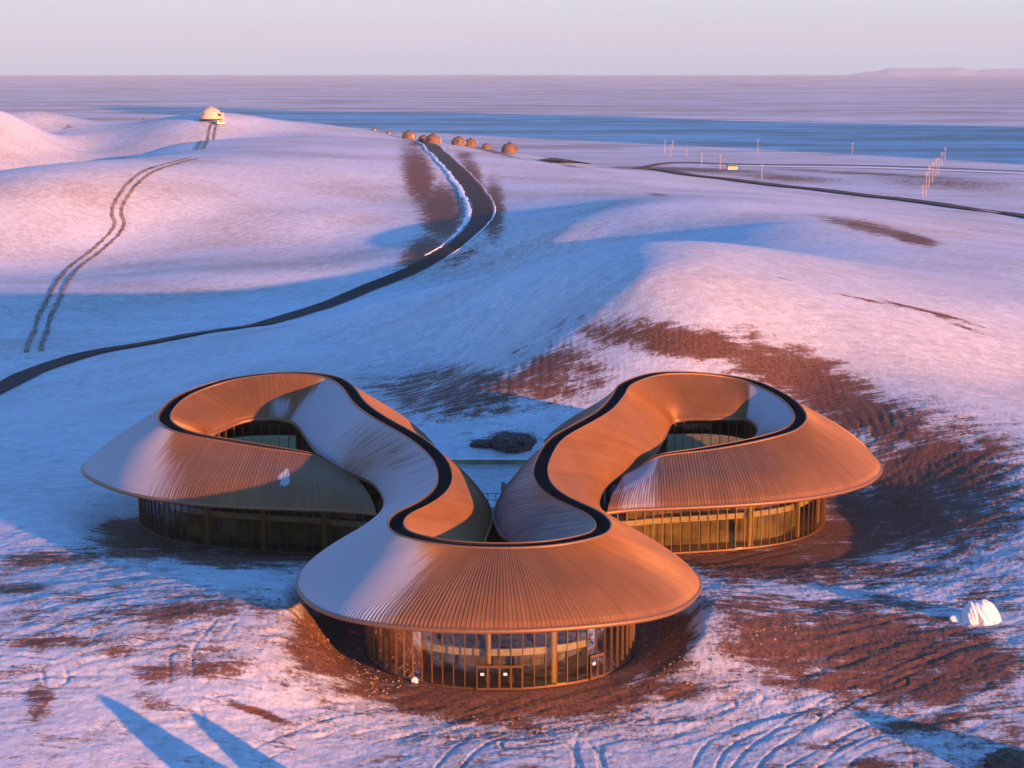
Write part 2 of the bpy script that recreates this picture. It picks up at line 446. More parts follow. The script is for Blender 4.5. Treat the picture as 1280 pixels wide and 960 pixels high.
def glass_material():
    t = NT("tinted_glass")
    t.n.remove(t.b)
    tr = t.add("ShaderNodeBsdfTransparent"); tr.inputs[0].default_value = (.66, .60, .42, 1)
    gl = t.add("ShaderNodeBsdfGlossy"); gl.inputs['Roughness'].default_value = .03; gl.inputs['Color'].default_value = (.85, .92, .95, 1)
    fr = t.add("ShaderNodeFresnel"); fr.inputs[0].default_value = 1.55
    nz = t.noise(.5, 2, t.pos()); b = t.add("ShaderNodeBump"); b.inputs['Strength'].default_value = .16; b.inputs['Distance'].default_value = .1
    t.link(nz, b.inputs['Height']); t.link(b.outputs[0], gl.inputs['Normal'])
    mx = t.add("ShaderNodeMixShader")
    t.link(t.math('ADD', t.math('MULTIPLY', fr.outputs[0], 1.1), .10, clamp=True), mx.inputs[0])
    t.link(tr.outputs[0], mx.inputs[1]); t.link(gl.outputs[0], mx.inputs[2]); t.link(mx.outputs[0], t.out.inputs[0])
    return t.m

M = dict(
 ground=ground_material(), roof=roof_material(), glass=glass_material(),
 bronze=simple("bronze_frame", (.30, .15, .065), .38, .75, .1),
 lip=simple("copper_edge", (.27, .13, .06), .5, .4, .1),
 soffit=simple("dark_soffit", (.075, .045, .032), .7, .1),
 gutter=simple("gutter_lining", (.010, .006, .006), .95, 0),
 asphalt=simple("asphalt", (.007, .0075, .009), 1.0, 0, .4, .8),
 track=simple("packed_track", (.24, .17, .14), .9, 0, .5, .25),
 verge=simple("ploughed_snow", (.78, .78, .82), .8, 0, .1, 2, .3),
 floor=simple("screed_floor", (.17, .13, .085), .6, 0, .2, .6),
 white=simple("cream_plaster", (.72, .66, .55), .6, 0, .08, 2),
 ceiling=simple("dark_ceiling", (.10, .085, .07), .8, 0, .2),
 steel=simple("yellow_column_paint", (.62, .44, .12), .5, 0, .1),
 inner=simple("inner_partition", (.26, .22, .09), .7, 0, .45, .35),
 canvas=simple("cream_canvas", (.66, .50, .30), .75, 0, .06, 1.2, .1),
 brown_dome=simple("rust_brown_cladding", (.19, .095, .052), .7, 0, .15, 1.5),
 dark=simple("dark_opening", (.03, .025, .025), .5),
 wood=simple("weathered_pole", (.50, .36, .26), .8, 0, .15),
 vehicle=simple("pale_vehicle_paint", (.60, .54, .46), .35, 0, .06),
 rubber=simple("tyre_rubber", (.02, .02, .02), .8),
 green=simple("green_sheet_roof", (.02, .16, .09), .5),
 snow=simple("lump_snow", (.76, .75, .72), .75, 0, .06, 2.5, .4),
 soil=simple("dark_loose_soil", (.10, .062, .044), .95, 0, .5, 2.2, 1.0),
 amber=simple("amber_glow_paint", (.80, .36, .05), .6, 0, .2, 1.5),  # orange colour stands in for warm light inside the glazed link
 rubble=simple("loose_stone", (.30, .18, .12), .9, 0, .3),
 cloth=simple("pinkish_cloth_banner", (.55, .26, .17), .8),
)

# ------------------------------------------------------------------ ground sheet
def build_ground():
    th = np.concatenate([np.linspace(-math.pi, -.42, 70)[:-1], np.linspace(-.42, -.335, 12)[:-1], np.linspace(-.335, .335, 900),
                         np.linspace(.335, .42, 12)[1:], np.linspace(.42, math.pi, 70)[1:-1]])
    dep = np.linspace(math.radians(31.5), math.radians(.55), 780)
    Dn = 53 / np.tan(dep)
    Df = np.exp(np.linspace(math.log(Dn[-1]), math.log(24000), 120))[1:]
    D = np.concatenate([np.array([3, 12, 25, 40, 55, 70, 80]), Dn, Df])
    TH, DD = np.meshgrid(th, D)
    X, Y = DD * np.sin(TH), DD * np.cos(TH)
    h = terrain(X, Y)
    px, py = proj(X, Y, h)
    infront = (Y > 60) & (np.abs(TH) < .5)
    wx = px + 14 * fbm(X / 14, Y / 14, 3); wy = py + 6 * fbm(X / 14 + 50, Y / 14, 3)
    sc_ = np.clip(170 / DD, .1, 1)
    wx = px + (wx - px) * sc_; wy = py + (wy - py) * sc_
    dirt = np.where(infront, blob_mask(wx, wy, BLOBS), .1)
    near = sstep(280, 205, DD)
    dirt = np.maximum(dirt, near * (.22 + .24 * sstep(180, 165, DD)))
    for (x_, y_, r_) in ((-1.2, 152, 17.5), (28.5, 194.5, 18.5), (-30, 194.5, 19)):
        q_ = np.hypot(X - x_, Y - y_) + 1.5 * fbm(X / 4, Y / 4, 3)
        dirt = np.maximum(dirt, 1.1 * sstep(r_ + 3.5, r_ - 2, q_) * sstep(y_ + 6, y_ - 3, Y))
    dirt = dirt + near * .34 * fbm(X / 13 + 7, Y / 9, 4, .6)
    dirt = np.maximum(dirt, (1 - near) * (.13 + .25 * fbm(X / 40, Y / 40, 4, .6)) * sstep(1400, 900, DD))
    fmk = np.where(infront, blob_mask(px, py, FURROW), 0)
    dirt = np.maximum(dirt, .82 * np.clip(fmk * 1.3, 0, 1) + .2 * fbm(X / 12, Y / 12, 2) * fmk)
    track = np.zeros_like(dirt)
    def polyd(line, gauge, width, step=None):
        ww = np.array([raygrd(a, b)[:2] for a, b in line])
        # smooth the polyline
        t = np.linspace(0, len(ww) - 1, len(ww) * 8)
        k = np.clip(t.astype(int), 0, len(ww) - 2); f = t - k
        p0 = ww[np.clip(k - 1, 0, None)]; p1 = ww[k]; p2 = ww[k + 1]; p3 = ww[np.clip(k + 2, None, len(ww) - 1)]
        f = f[:, None]
        cv = .5 * ((2 * p1) + (-p0 + p2) * f + (2 * p0 - 5 * p1 + 4 * p2 - p3) * f ** 2 + (-p0 + 3 * p1 - 3 * p2 + p3) * f ** 3)
        lo, hi = cv.min(0) - gauge * 2, cv.max(0) + gauge * 2
        m = (X > lo[0]) & (X < hi[0]) & (Y > lo[1]) & (Y < hi[1])
        q = np.stack([X[m], Y[m]], -1); best = np.full(len(q), 1e9)
        for a, b in zip(cv[:-1], cv[1:]):
            ab = b - a; tt = np.clip(((q - a) @ ab) / (ab @ ab + 1e-9), 0, 1)
            best = np.minimum(best, np.hypot(*(q - a - tt[:, None] * ab).T))
        return m, np.exp(-((best - gauge / 2) / (width / 2)) ** 2)
    for line in FINE:
        m, v = polyd(line, 1.9, .42)
        br = sstep(-.3, .25, fbm(X[m] / 7, Y[m] / 7, 3))
        h[m] = h[m] - .12 * v * br + .03 * br * np.exp(-((v - .25) / .2) ** 2) * (v > .02)
        track[m] = np.maximum(track[m], v * .14 * br)
    far = sstep(250, 420, DD)
    V = np.stack([X, Y, h], -1).reshape(-1, 3)
    o = np_mesh("ground", V, grid_faces(len(D), len(th), True)[:, ::-1], [M['ground']], dict(dirt=np.clip(dirt, 0, 1.5), track=np.clip(track, 0, 1), far=far, plain=sstep(1100, 1700, DD)))
    tag(o, kind="structure")
build_ground()

def strip(name, line, width, mat, lift, kind='structure', n=14, wob=0.0, side=0.0, taper=False, thick=0.0):
    """a band laid along a measured centre line, following the ground"""
    ww = np.array([raygrd(a, b)[:2] for a, b in line])
    t = np.linspace(0, len(ww) - 1, len(ww) * n)
    k = np.clip(t.astype(int), 0, len(ww) - 2); f = (t - k)[:, None]
    p0 = ww[np.clip(k - 1, 0, None)]; p1 = ww[k]; p2 = ww[k + 1]; p3 = ww[np.clip(k + 2, None, len(ww) - 1)]
    cv = .5 * ((2 * p1) + (-p0 + p2) * f + (2 * p0 - 5 * p1 + 4 * p2 - p3) * f ** 2 + (-p0 + 3 * p1 - 3 * p2 + p3) * f ** 3)
    for _ in range(60): cv[1:-1] = .25 * cv[:-2] + .5 * cv[1:-1] + .25 * cv[2:]
    tg = np.gradient(cv, axis=0); tg /= np.linalg.norm(tg, axis=1)[:, None] + 1e-9
    nm = np.stack([-tg[:, 1], tg[:, 0]], -1)
    s = np.arange(len(cv))
    if isinstance(width, (list, tuple)):
        width = np.interp(t, np.arange(len(width)) * (len(ww) - 1) / (len(width) - 1), width)[:, None]
    offs = np.linspace(-.5, .5, 7)
    rows = []
    for j, o_ in enumerate(offs):
        w = width + (wob * (vnoise(s * .9, s * 0 + j * 0 + (3 if o_ < 0 else 8)) - .5))[:, None]
        q = cv + nm * (side + w * o_)
        rows.append(q)
    Q = np.stack(rows, 1)
    Z = terrain(Q[..., 0], Q[..., 1])
    crown = Z + lift + thick * (1 - (2 * offs[None]) ** 2)
    V = np.concatenate([Q, crown[..., None]], -1).reshape(-1, 3)
    o = np_mesh(name, V, grid_faces(len(cv), 7), [mat])
    return tag(o, kind=kind)
ROAD = [(-70,520),(-20,495),(45,463),(120,440),(200,428),(300,410),(400,385),(450,364),(500,345),(545,322),(580,300),(600,277),(603,256),(586,230),(564,206),(549,192),(540,182),(528,176)]
strip("road", ROAD, 6.8, M['asphalt'], .40, wob=.6)
strip("snow_bank", ROAD[9:], [.5, 1.8, 2.4, 1.2, .3], M['verge'], .34, side=5.2, wob=3.0, thick=.25)
strip("snow_bank", ROAD[9:], [.3, .8, .4, .9, .2], M['verge'], .34, side=-4.5, wob=1.1, thick=.2)
for line, g_, w_, s_ in TRACKS:
    for sd in (-1, 1):
        strip("dirt_track", line[:3], 1.5, M['track'], .22, side=sd * g_ / 2, wob=1.2)
        strip("dirt_track", [(243,198)] + line[3:], 1.25, M['track'], .22, side=sd * g_ / 2, wob=1.2, n=20)
HWY = [(690,203),(760,208),(840,217),(900,223),(960,231),(1040,240),(1120,249),(1200,260),(1290,273),(1400,288)]
strip("highway", HWY, 13.0, M['asphalt'], .8)
FHW = [(700,203),(800,206),(900,206),(1000,207),(1100,208),(1200,212),(1300,216)]
strip("distant_road", FHW, 7, M['asphalt'], .8)
strip("snow_bank", FHW[2:], [8, 16, 18], M['verge'], .5, side=-18, thick=.5)

# ------------------------------------------------------------------ the visitor centre: one ribbon roof winding round three rings
# stations: ridge (px, py, z) | side A eave | side B eave    ('w' marks plain world coordinates)
W = 'w'
ST = [
 ((W,-17.2,181.5,8.6), (W,-19.5,184.5,7.6), (470,638,7.4)),
 ((W,-20.6,182.6,10.0), (W,-22.5,188,7.8), (425,634,7.5)),
 ((400,569.5,10.5), (W,-25,190,8.2), (395,633,7.5)),
 ((350,562,10.9), (W,-28,190.3,8.4), (330,631,7.5)),
 ((290,552,11.5), (W,-31.5,190.3,8.8), (255,627,7.5)),
 ((240,543,12.0), (W,-34.3,191.0,9.6), (184,618,7.2)),
 ((212,532,12.4), (258,545,10.6), (128,602,6.8)),
 ((207,515,13.0), (268,538,11.0), (104,578,6.6)),
 ((225,497,13.8), (290,528,11.2), (W,-49.5,204,7.0)),
 ((270,479,14.8), (309,522,11.5), (W,-44,211,7.5)),
 ((330,468.5,15.8),(334,520,11.6), (W,-34,216,8)),
 ((380,467,16.2), (359,522,11.4), (W,-23,215.5,8.2)),
 ((418,473,16.0), (374,531,11.0), (W,-14.5,211,8.4)),
 ((436,485,15.7), (384,546,10.6), (532,543,8.4)),
 ((450,505,15.2), (397,562,10.3), (W,-9.2,197.5,8.3)),
 ((477,524,14.6), (414,576,9.9), (W,-7.5,191.5,8.2)),
 ((515,545,14.0), (438,588,9.4), (577,591,8.0)),
 ((537,561,13.6), (459,597,9.0), (590,603,8.0)),
 ((553,580,13.2), (475,610,8.7), (601,614,8.0)),
 ((557,597,12.8), (481,626,8.3), (612,628,8.0)),
 ((551,614,12.5), (474,641,8.0), (616,643,8.0)),
 ((530,630,12.2), (452,660,7.5), (613,655,8.0)),
 ((505,641,12.0), (418,682,7.0), (607,668,8.0)),
 ((493,652,11.9), (385,700,6.5), (W,-2.75,156.8,8.0)),
 ((500,665,11.8), (371,722,6.2), (W,-2.3,154.6,8.0)),
 ((518,671,11.8), (378,741,6.4), (W,-2.0,153.2,8.0)),
 ((545,677,11.8), (415,764,6.9), (W,-1.7,152.4,8.0)),
 ((580,681,11.8), (500,779,7.5), (W,-1.45,152.0,8.0)),
 ((625,682.5,11.8), (622,784,7.7), (W,-1.15,151.9,8.0)),
 ((672,681,11.8), (745,777,7.5), (W,-.8,152.0,8.0)),
 ((707,677,11.8), (832,764,6.9), (W,-.5,152.4,8.0)),
 ((735,671,11.8), (868,743,6.4), (W,-.1,153.2,8.0)),
 ((752,664,11.85), (876,722,6.2), (W,.2,154.6,8.0)),
 ((756,655,11.9), (862,705,6.5), (W,.6,156.8,8.0)),
 ((744,643,12.1), (826,685,7.0), (630,670,8.0)),
 ((722,632,12.3), (783,661,7.5), (621,657,8.0)),
 ((700,622,12.4), (754,640,8.0), (617,643,8.0)),
 ((682,608,12.7), (748,622,8.3), (620,627,8.0)),
 ((675,590,13.0), (757,604,8.7), (629,612,8.0)),
 ((681,570,13.4), (775,591,9.1), (641,600,8.0)),
 ((695,549,13.9), (800,576,9.6), (655,588,8.0)),
 ((728,530,14.4), (816,567,10.0), (W,6.2,192.5,8.2)),
 ((755,514.5,14.9), (828,549,10.4), (W,7.6,198.5,8.3)),
 ((771,497,15.3), (834,535,10.8), (677,549,8.4)),
 ((785,479,15.8), (843,523,11.2), (W,13,209.5,8.4)),
 ((815,468.5,16.0), (862,520,11.5), (W,20,213,8.2)),
 ((860,466,15.9), (893,520,11.6), (W,30,213.5,8)),
 ((905,470,15.2), (915,520.5,11.5), (W,38,210.5,7.5)),
 ((945,479,14.6), (934,521,11.2), (W,44.2,204.5,7.0)),
 ((980,496,13.8), (946,529,11.0), (1085,562,6.6)),
 ((999,515,13.0), (948,538,10.8), (1102,580,6.6)),
 ((995,532,12.4), (944,545,10.4), (1082,602,6.8)),
 ((968,544,12.0), (W,29.5,191.0,9.4), (1018,618,7.2)),
 ((915,556,11.3), (W,26.5,190.3,8.8), (945,626,7.5)),
 ((865,564,10.8), (W,23.5,190,8.4), (875,630,7.5)),
 ((818,570,10.5), (W,20.5,189.5,8.2), (825,632,7.5)),
 ((W,15.4,182.6,10.0), (W,17.6,188,7.8), (792,633,7.5)),
 ((W,12.2,181.5,8.6), (W,14.8,184.5,7.6), (758,637,7.4)),
]
def sp(p): return np.array(p[1:], float) if p[0] == W else P(*p)
SR = np.array([sp(s[0]) for s in ST]); SA = np.array([sp(s[1]) for s in ST]); SB = np.array([sp(s[2]) for s in ST])
def seglen(a): return np.linalg.norm(np.diff(a, axis=0), axis=1)
# ribs are spaced by the longer edge so that seams crowd together on the inside of a bend
sl = np.maximum(np.maximum(seglen(SA), seglen(SB)) * .9, seglen(SR))
tp = np.concatenate([[0], np.cumsum(sl)])
def smooth_curve(Pt, tq):
    n = len(Pt)
    m = np.zeros_like(Pt)
    for i in range(n):
        if i == 0: m[i] = (Pt[1] - Pt[0]) / (tp[1] - tp[0])
        elif i == n - 1: m[i] = (Pt[-1] - Pt[-2]) / (tp[-1] - tp[-2])
        else:
            h0, h1 = tp[i] - tp[i - 1], tp[i + 1] - tp[i]
            d0, d1 = (Pt[i] - Pt[i - 1]) / h0, (Pt[i + 1] - Pt[i]) / h1
            m[i] = (d0 * h1 + d1 * h0) / (h0 + h1)
    k = np.clip(np.searchsorted(tp, tq) - 1, 0, n - 2)
    h = (tp[k + 1] - tp[k])[:, None]; f = ((tq - tp[k])[:, None]) / h
    c = (2*f**3-3*f**2+1)*Pt[k] + (f**3-2*f**2+f)*h*m[k] + (-2*f**3+3*f**2)*Pt[k+1] + (f**3-f**2)*h*m[k+1]
    return c
def blur(Cv, it):
    for _ in range(it):
        Cv[1:-1] = .25 * Cv[:-2] + .5 * Cv[1:-1] + .25 * Cv[2:]
    return Cv
def lowpass(Pt, sigma=1.7):
    """evaluate densely, smooth hand-measured jitter, return a sampler"""
    tq = np.arange(0, tp[-1] + .01, .5)
    Cv = blur(smooth_curve(Pt, tq), int(sigma * sigma * 8))
    def f(t):
        return np.stack([np.interp(t, tq, Cv[:, i]) for i in range(3)], -1)
    return f
fR, fA, fB = lowpass(SR), lowpass(SA), lowpass(SB)
RL = float(tp[-1])
def frames(t):
    R, A, B = fR(t), fA(t), fB(t)
    e = .3
    T = fR(np.clip(t + e, 0, RL)) - fR(np.clip(t - e, 0, RL)); T[:, 2] = 0
    T /= np.linalg.norm(T, axis=1)[:, None] + 1e-9
    N = np.stack([T[:, 1], -T[:, 0], np.zeros(len(T))], -1)     # level, across the ridge
    sgn = np.sign(((A - R) * N).sum(1))[:, None]
    return R, A, B, N * np.where(sgn == 0, 1, sgn)
def half_gutter(t):
    e = np.minimum(t, RL - t)
    return (.66 * sstep(2, 16, e) + .06)[:, None]

def roof_side(side, t, v):
    """points of one roof slope; v 0 at the ridge, 1 at the eave"""
    R, A, B, N = frames(t)
    E = A if side == 'A' else B
    s = 1 if side == 'A' else -1
    top = R + N * s * half_gutter(t)
    d = E - top
    pts_ = top[:, None] + d[:, None] * v[None, :, None]
    bul = .32 * np.sin(np.pi * v) * 1.0 - 0.10 * np.sin(2 * np.pi * v)
    lip = -.22 * sstep(.93, 1.0, v) 
    ln = np.linalg.norm(d[:, :2], axis=1)[:, None]
    pts_[..., 2] += bul[None] * np.clip(ln / 9, .2, 1.2) + lip[None]
    return pts_

building = tag(empty("visitor_centre", (0, 152, 0)), "winding bronze-roofed visitor centre of three joined rings with glass walls, on dug-over snowy ground", "building")
def kid(o, parent=None):
    """parent keeping the world position"""
    par = parent or building
    o.parent = par
    o.matrix_parent_inverse = par.matrix_world.inverted()
    return o
bpy.context.view_layer.update()
BI = building.matrix_world.inverted()
from mathutils import Matrix
BI = Matrix.Translation((0, -152, 0))
def bkid(o, parent=None):
    if parent is None:
        o.parent = building; o.matrix_parent_inverse = BI
    else:
        o.parent = parent                    # parts keep world coordinates in their mesh, so no offset
    return o

RIB = .36
nrib = int(RL / RIB)
us = []; rh = []
for k in range(nrib):
    for o_, hh in ((0, 0), (.66, 0), (.74, 1), (.90, 1)):
        us.append((k + o_) * RL / nrib); rh.append(hh)
us.append(RL); rh.append(0)
us, rh = np.array(us), np.array(rh)
vv = np.array([0, .06, .14, .24, .34, .44, .54, .64, .74, .83, .90, .95, .98, 1.0])
def build_slope(side):
    Pm = roof_side(side, us, vv)
    du = np.gradient(roof_side(side, us, vv), axis=0)
    # normals from a coarse smooth evaluation
    sm = np.linspace(0, RL, 500)
    S = roof_side(side, sm, vv)
    a = np.gradient(S, axis=0); b = np.gradient(S, axis=1)
    n = np.cross(a, b); n /= np.linalg.norm(n, axis=2)[..., None] + 1e-9
    n *= np.where(n[..., 2:3] < 0, -1, 1)
    Nn = np.stack([np.stack([np.interp(us, sm, n[:, j, c]) for c in range(3)], -1) for j in range(len(vv))], 1)
    Pm = Pm + Nn * (.038 * rh)[:, None, None]
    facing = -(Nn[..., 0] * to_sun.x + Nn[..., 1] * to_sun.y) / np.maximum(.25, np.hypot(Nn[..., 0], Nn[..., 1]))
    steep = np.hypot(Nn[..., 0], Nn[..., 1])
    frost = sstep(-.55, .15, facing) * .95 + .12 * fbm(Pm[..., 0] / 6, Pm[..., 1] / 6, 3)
    px, py = proj(Pm[..., 0], Pm[..., 1], Pm[..., 2])
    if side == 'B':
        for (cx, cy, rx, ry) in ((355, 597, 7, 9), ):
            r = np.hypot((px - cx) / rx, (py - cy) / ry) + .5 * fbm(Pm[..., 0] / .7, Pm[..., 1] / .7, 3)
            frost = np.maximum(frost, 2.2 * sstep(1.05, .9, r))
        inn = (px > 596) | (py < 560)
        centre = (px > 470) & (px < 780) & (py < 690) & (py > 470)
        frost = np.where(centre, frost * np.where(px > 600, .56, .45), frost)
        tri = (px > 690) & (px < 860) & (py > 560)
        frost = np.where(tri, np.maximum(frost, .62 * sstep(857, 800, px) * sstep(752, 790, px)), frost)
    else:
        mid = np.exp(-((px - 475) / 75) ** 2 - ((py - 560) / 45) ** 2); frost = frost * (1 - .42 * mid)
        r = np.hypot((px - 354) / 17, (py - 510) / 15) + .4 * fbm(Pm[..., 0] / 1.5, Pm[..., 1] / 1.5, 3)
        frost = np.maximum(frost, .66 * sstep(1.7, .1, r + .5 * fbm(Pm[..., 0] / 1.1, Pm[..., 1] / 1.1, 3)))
    V = Pm.reshape(-1, 3)
    fa = grid_faces(len(us), len(vv))
    seam = np.repeat(us[:, None] / RL * nrib, len(vv), 1)
    down = np.repeat(vv[None], len(us), 0)
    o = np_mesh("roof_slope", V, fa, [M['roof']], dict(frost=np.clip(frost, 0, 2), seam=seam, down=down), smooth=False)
    bkid(o)
    # rounded copper edge along the eave and a thinner one along the gutter
    tt = np.linspace(0, RL, 900)
    E = roof_side(side, tt, np.array([1.0]))[:, 0]; I = roof_side(side, tt, np.array([.9]))[:, 0]
    out = E - I; out[:, 2] = 0; out /= np.linalg.norm(out, axis=1)[:, None] + 1e-9
    up = np.array([0, 0, 1.0])
    prof = [(-.05, .05), (.12, .06), (.22, -.04), (.25, -.18), (.18, -.32), (0, -.40), (-.3, -.42)]
    ring = np.stack([E + out * a_ + up * b_ for a_, b_ in prof], 1)
    bkid(np_mesh("eave_edge", ring.reshape(-1, 3), grid_faces(len(tt), len(prof)), [M['lip']]))
    Tp = roof_side(side, tt, np.array([0.0]))[:, 0]; T2 = roof_side(side, tt, np.array([.1]))[:, 0]
    o2 = T2 - Tp; o2[:, 2] = 0; o2 /= np.linalg.norm(o2, axis=1)[:, None] + 1e-9
    prof = [(.10, -.04), (.08, .10), (-.06, .13), (-.10, .05), (-.10, -1.0)]
    ring = np.stack([Tp + o2 * a_ + up * b_ for a_, b_ in prof], 1)
    bkid(np_mesh("gutter_edge", ring.reshape(-1, 3), grid_faces(len(tt), len(prof)), [M['lip'], M['gutter']]))
    g = bpy.data.objects[-1] if False else None
    return E, out
EA, outA = build_slope('A')
EB, outB = build_slope('B')
for o in list(building.children):
    if o.name.startswith("gutter_edge"):
        me = o.data; n = len(me.polygons)
        me.polygons.foreach_set("material_index", [1 if (i % 4) == 3 else 0 for i in range(n)])
# gutter floor
tt = np.linspace(0, RL, 900)
R_, A_, B_, N_ = frames(tt)
hg = half_gutter(tt)
g0 = R_ + N_ * (hg + .02); g1 = R_ - N_ * (hg + .02)
gv = np.stack([g0, g1], 1); gv[..., 2] -= .85
bkid(np_mesh("gutter_floor", gv.reshape(-1, 3), grid_faces(len(tt), 2), [M['gutter']]))

# walls: the glass line lies at a share k of the way from the ridge to the eave
def wall_share(side, t):
    e = []
    for x in t: e.append(np.interp(x, tp, KA if side == 'A' else KB))
    return np.array(e)[:, None]
KA = []; KB = []
for i in range(len(ST)):
    # outer sides stand far back under the roof, courtyard sides near the eave
    KA.append(.72 if i < 15 or i > 42 else (.62 if i in (15,16,17,40,41,42) else (.5 if i in (18,19,20,37,38,39) else (.42 if i in (25,26,27,28,29,30,31) else .31))))
    KB.append(.34 if i < 12 or i > 45 else .62)
KA = np.convolve(np.pad(KA, 1, mode='edge'), [.25,.5,.25], 'valid'); KB = np.convolve(np.pad(KB, 1, mode='edge'), [.25,.5,.25], 'valid')
def wall_line(side, t):
    R, A, B, N = frames(t)
    E = A if side == 'A' else B
    k = wall_share(side, t)
    L = R + (E - R) * k
    L[:, 2] = 0
    return L, E[:, 2]
# soffit from the eave to the wall line
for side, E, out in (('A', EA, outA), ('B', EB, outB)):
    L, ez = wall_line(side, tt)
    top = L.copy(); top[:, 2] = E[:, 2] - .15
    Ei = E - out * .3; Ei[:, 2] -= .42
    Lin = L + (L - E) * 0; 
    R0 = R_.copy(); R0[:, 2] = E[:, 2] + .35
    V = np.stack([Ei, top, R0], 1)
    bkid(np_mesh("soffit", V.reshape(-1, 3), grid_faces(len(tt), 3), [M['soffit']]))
# ends of the ribbon
for t_ in (0.0, RL):
    a = roof_side('A', np.array([t_]), vv)[0][::-1]; b = roof_side('B', np.array([t_]), vv)[0]
    ring = list(a) + list(b)
    low = [np.array([p[0], p[1], 6.6]) for p in ring]
    V = ring + low; n = len(ring)
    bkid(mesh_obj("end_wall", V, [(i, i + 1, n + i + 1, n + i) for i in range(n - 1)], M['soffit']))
# floor
LA, _ = wall_line('A', tt); LB, _ = wall_line('B', tt)
fl = np.stack([LA, LA * .5 + LB * .5, LB], 1); fl[..., 2] = .06
bkid(np_mesh("floor_slab", fl.reshape(-1, 3), grid_faces(len(tt), 3), [M['floor']]))

def box_pts(c, ax, ay, az, hx, hy, hz):
    v = []
    for sx in (-1, 1):
        for sy in (-1, 1):
            for sz in (-1, 1):
                v.append(c + ax * hx * sx + ay * hy * sy + az * hz * sz)
    return v
BOXF = [(0,1,3,2),(4,6,7,5),(0,4,5,1),(2,3,7,6),(0,2,6,4),(1,5,7,3)]
UP = np.array([0, 0, 1.0])
def boxes(name, items, mat, parent=None):
    V, Fc = [], []
    for it in items:
        b = len(V); V += box_pts(*it); Fc += [tuple(b + i for i in f) for f in BOXF]
    return mesh_obj(name, V, Fc, mat)

def stretch(side, i0, i1, n):
    return np.linspace(tp[i0], tp[i1], n)
def zroof(side, t, L):
    """underside height over a wall line"""
    return (EA if side == 'A' else EB)[np.clip((t / RL * 899).astype(int), 0, 899), 2] - .15

def curtain_wall(side, i0, i1, spacing, mull=True, band=None, rail=None):
    t = np.linspace(tp[i0], tp[i1], 260)
    L, _ = wall_line(side, t)
    s = np.concatenate([[0], np.cumsum(np.linalg.norm(np.diff(L, axis=0), axis=1))])
    n = max(2, int(s[-1] / spacing))
    tm = np.interp(np.linspace(0, s[-1], n + 1), s, t)
    Lm, _ = wall_line(side, tm)
    zt = zroof(side, tm, Lm)
    tg = np.gradient(Lm, axis=0); tg[:, 2] = 0; tg /= np.linalg.norm(tg, axis=1)[:, None] + 1e-9
    nr = np.stack([tg[:, 1], -tg[:, 0], np.zeros(len(tg))], -1)
    # outward = away from the ridge
    Rm = fR(tm); sg = np.sign(((Lm - Rm) * nr).sum(1))[:, None]; nr = nr * sg
    V = np.stack([np.concatenate([Lm[:, :2], np.full((len(Lm), 1), .1)], 1), np.concatenate([Lm[:, :2], zt[:, None]], 1)], 1)
    w = np_mesh("glass_wall", V.reshape(-1, 3), grid_faces(len(Lm), 2), [M['glass']], smooth=False)
    bkid(w)
    # sill and head rails follow the wall
    def ring(name, z0, z1, o0, o1, mat):
        z0 = np.full(len(Lm), z0) if np.isscalar(z0) else z0; z1 = np.full(len(Lm), z1) if np.isscalar(z1) else z1
        def at(o, z):
            q = Lm + nr * o; q[:, 2] = z; return q
        V = np.stack([at(o0, z0), at(o1, z0), at(o1, z1), at(o0, z1), at(o0, z0)], 1)
        return bkid(np_mesh(name, V.reshape(-1, 3), grid_faces(len(Lm), 5), [mat], smooth=False), w)
    ring("sill_rail", .03, .20, -.06, .09, M['bronze'])
    ring("head_rail", zt - .16, zt + .02, -.06, .09, M['bronze'])
    if rail: ring("transom", rail, rail + .07, -.04, .07, M['bronze'])
    if band:
        ring("floor_band", band, band + .62, -1.5, -1.15, M['white'])
        ring("upper_floor", band + .3, band + .55, -5.5, -1.5, M['ceiling'])
    if mull:
        for k in range(len(Lm)):
            c = Lm[k].copy(); h = (zt[k] - .1) / 2; c[2] = .1 + h
            m = boxes("mullion", [(c + nr[k] * .06, tg[k], nr[k], UP, .026, .06, h - .05)], M['bronze'])
            bkid(m, w)
    return Lm, nr, tg, zt, w
NS = len(ST)
fw = curtain_wall('A', 21, 35, 1.0, band=2.7)
lw = curtain_wall('B', 0, 9, 1.0, band=3.3)
rw = curtain_wall('B', NS - 10, NS - 1, 1.05, band=3.3)
lc = curtain_wall('A', 6, 15, 1.1)
rc = curtain_wall('A', NS - 16, NS - 7, 1.1)
ic = curtain_wall('B', 19, 37, 1.2)
curtain_wall('B', 9, 19, 3, mull=False); curtain_wall('B', 37, NS - 10, 3, mull=False)
curtain_wall('A', 15, 21, 2, mull=False); curtain_wall('A', 35, NS - 16, 2, mull=False)
curtain_wall('A', 0, 6, 2, mull=False); curtain_wall('A', NS - 7, NS - 1, 2, mull=False)

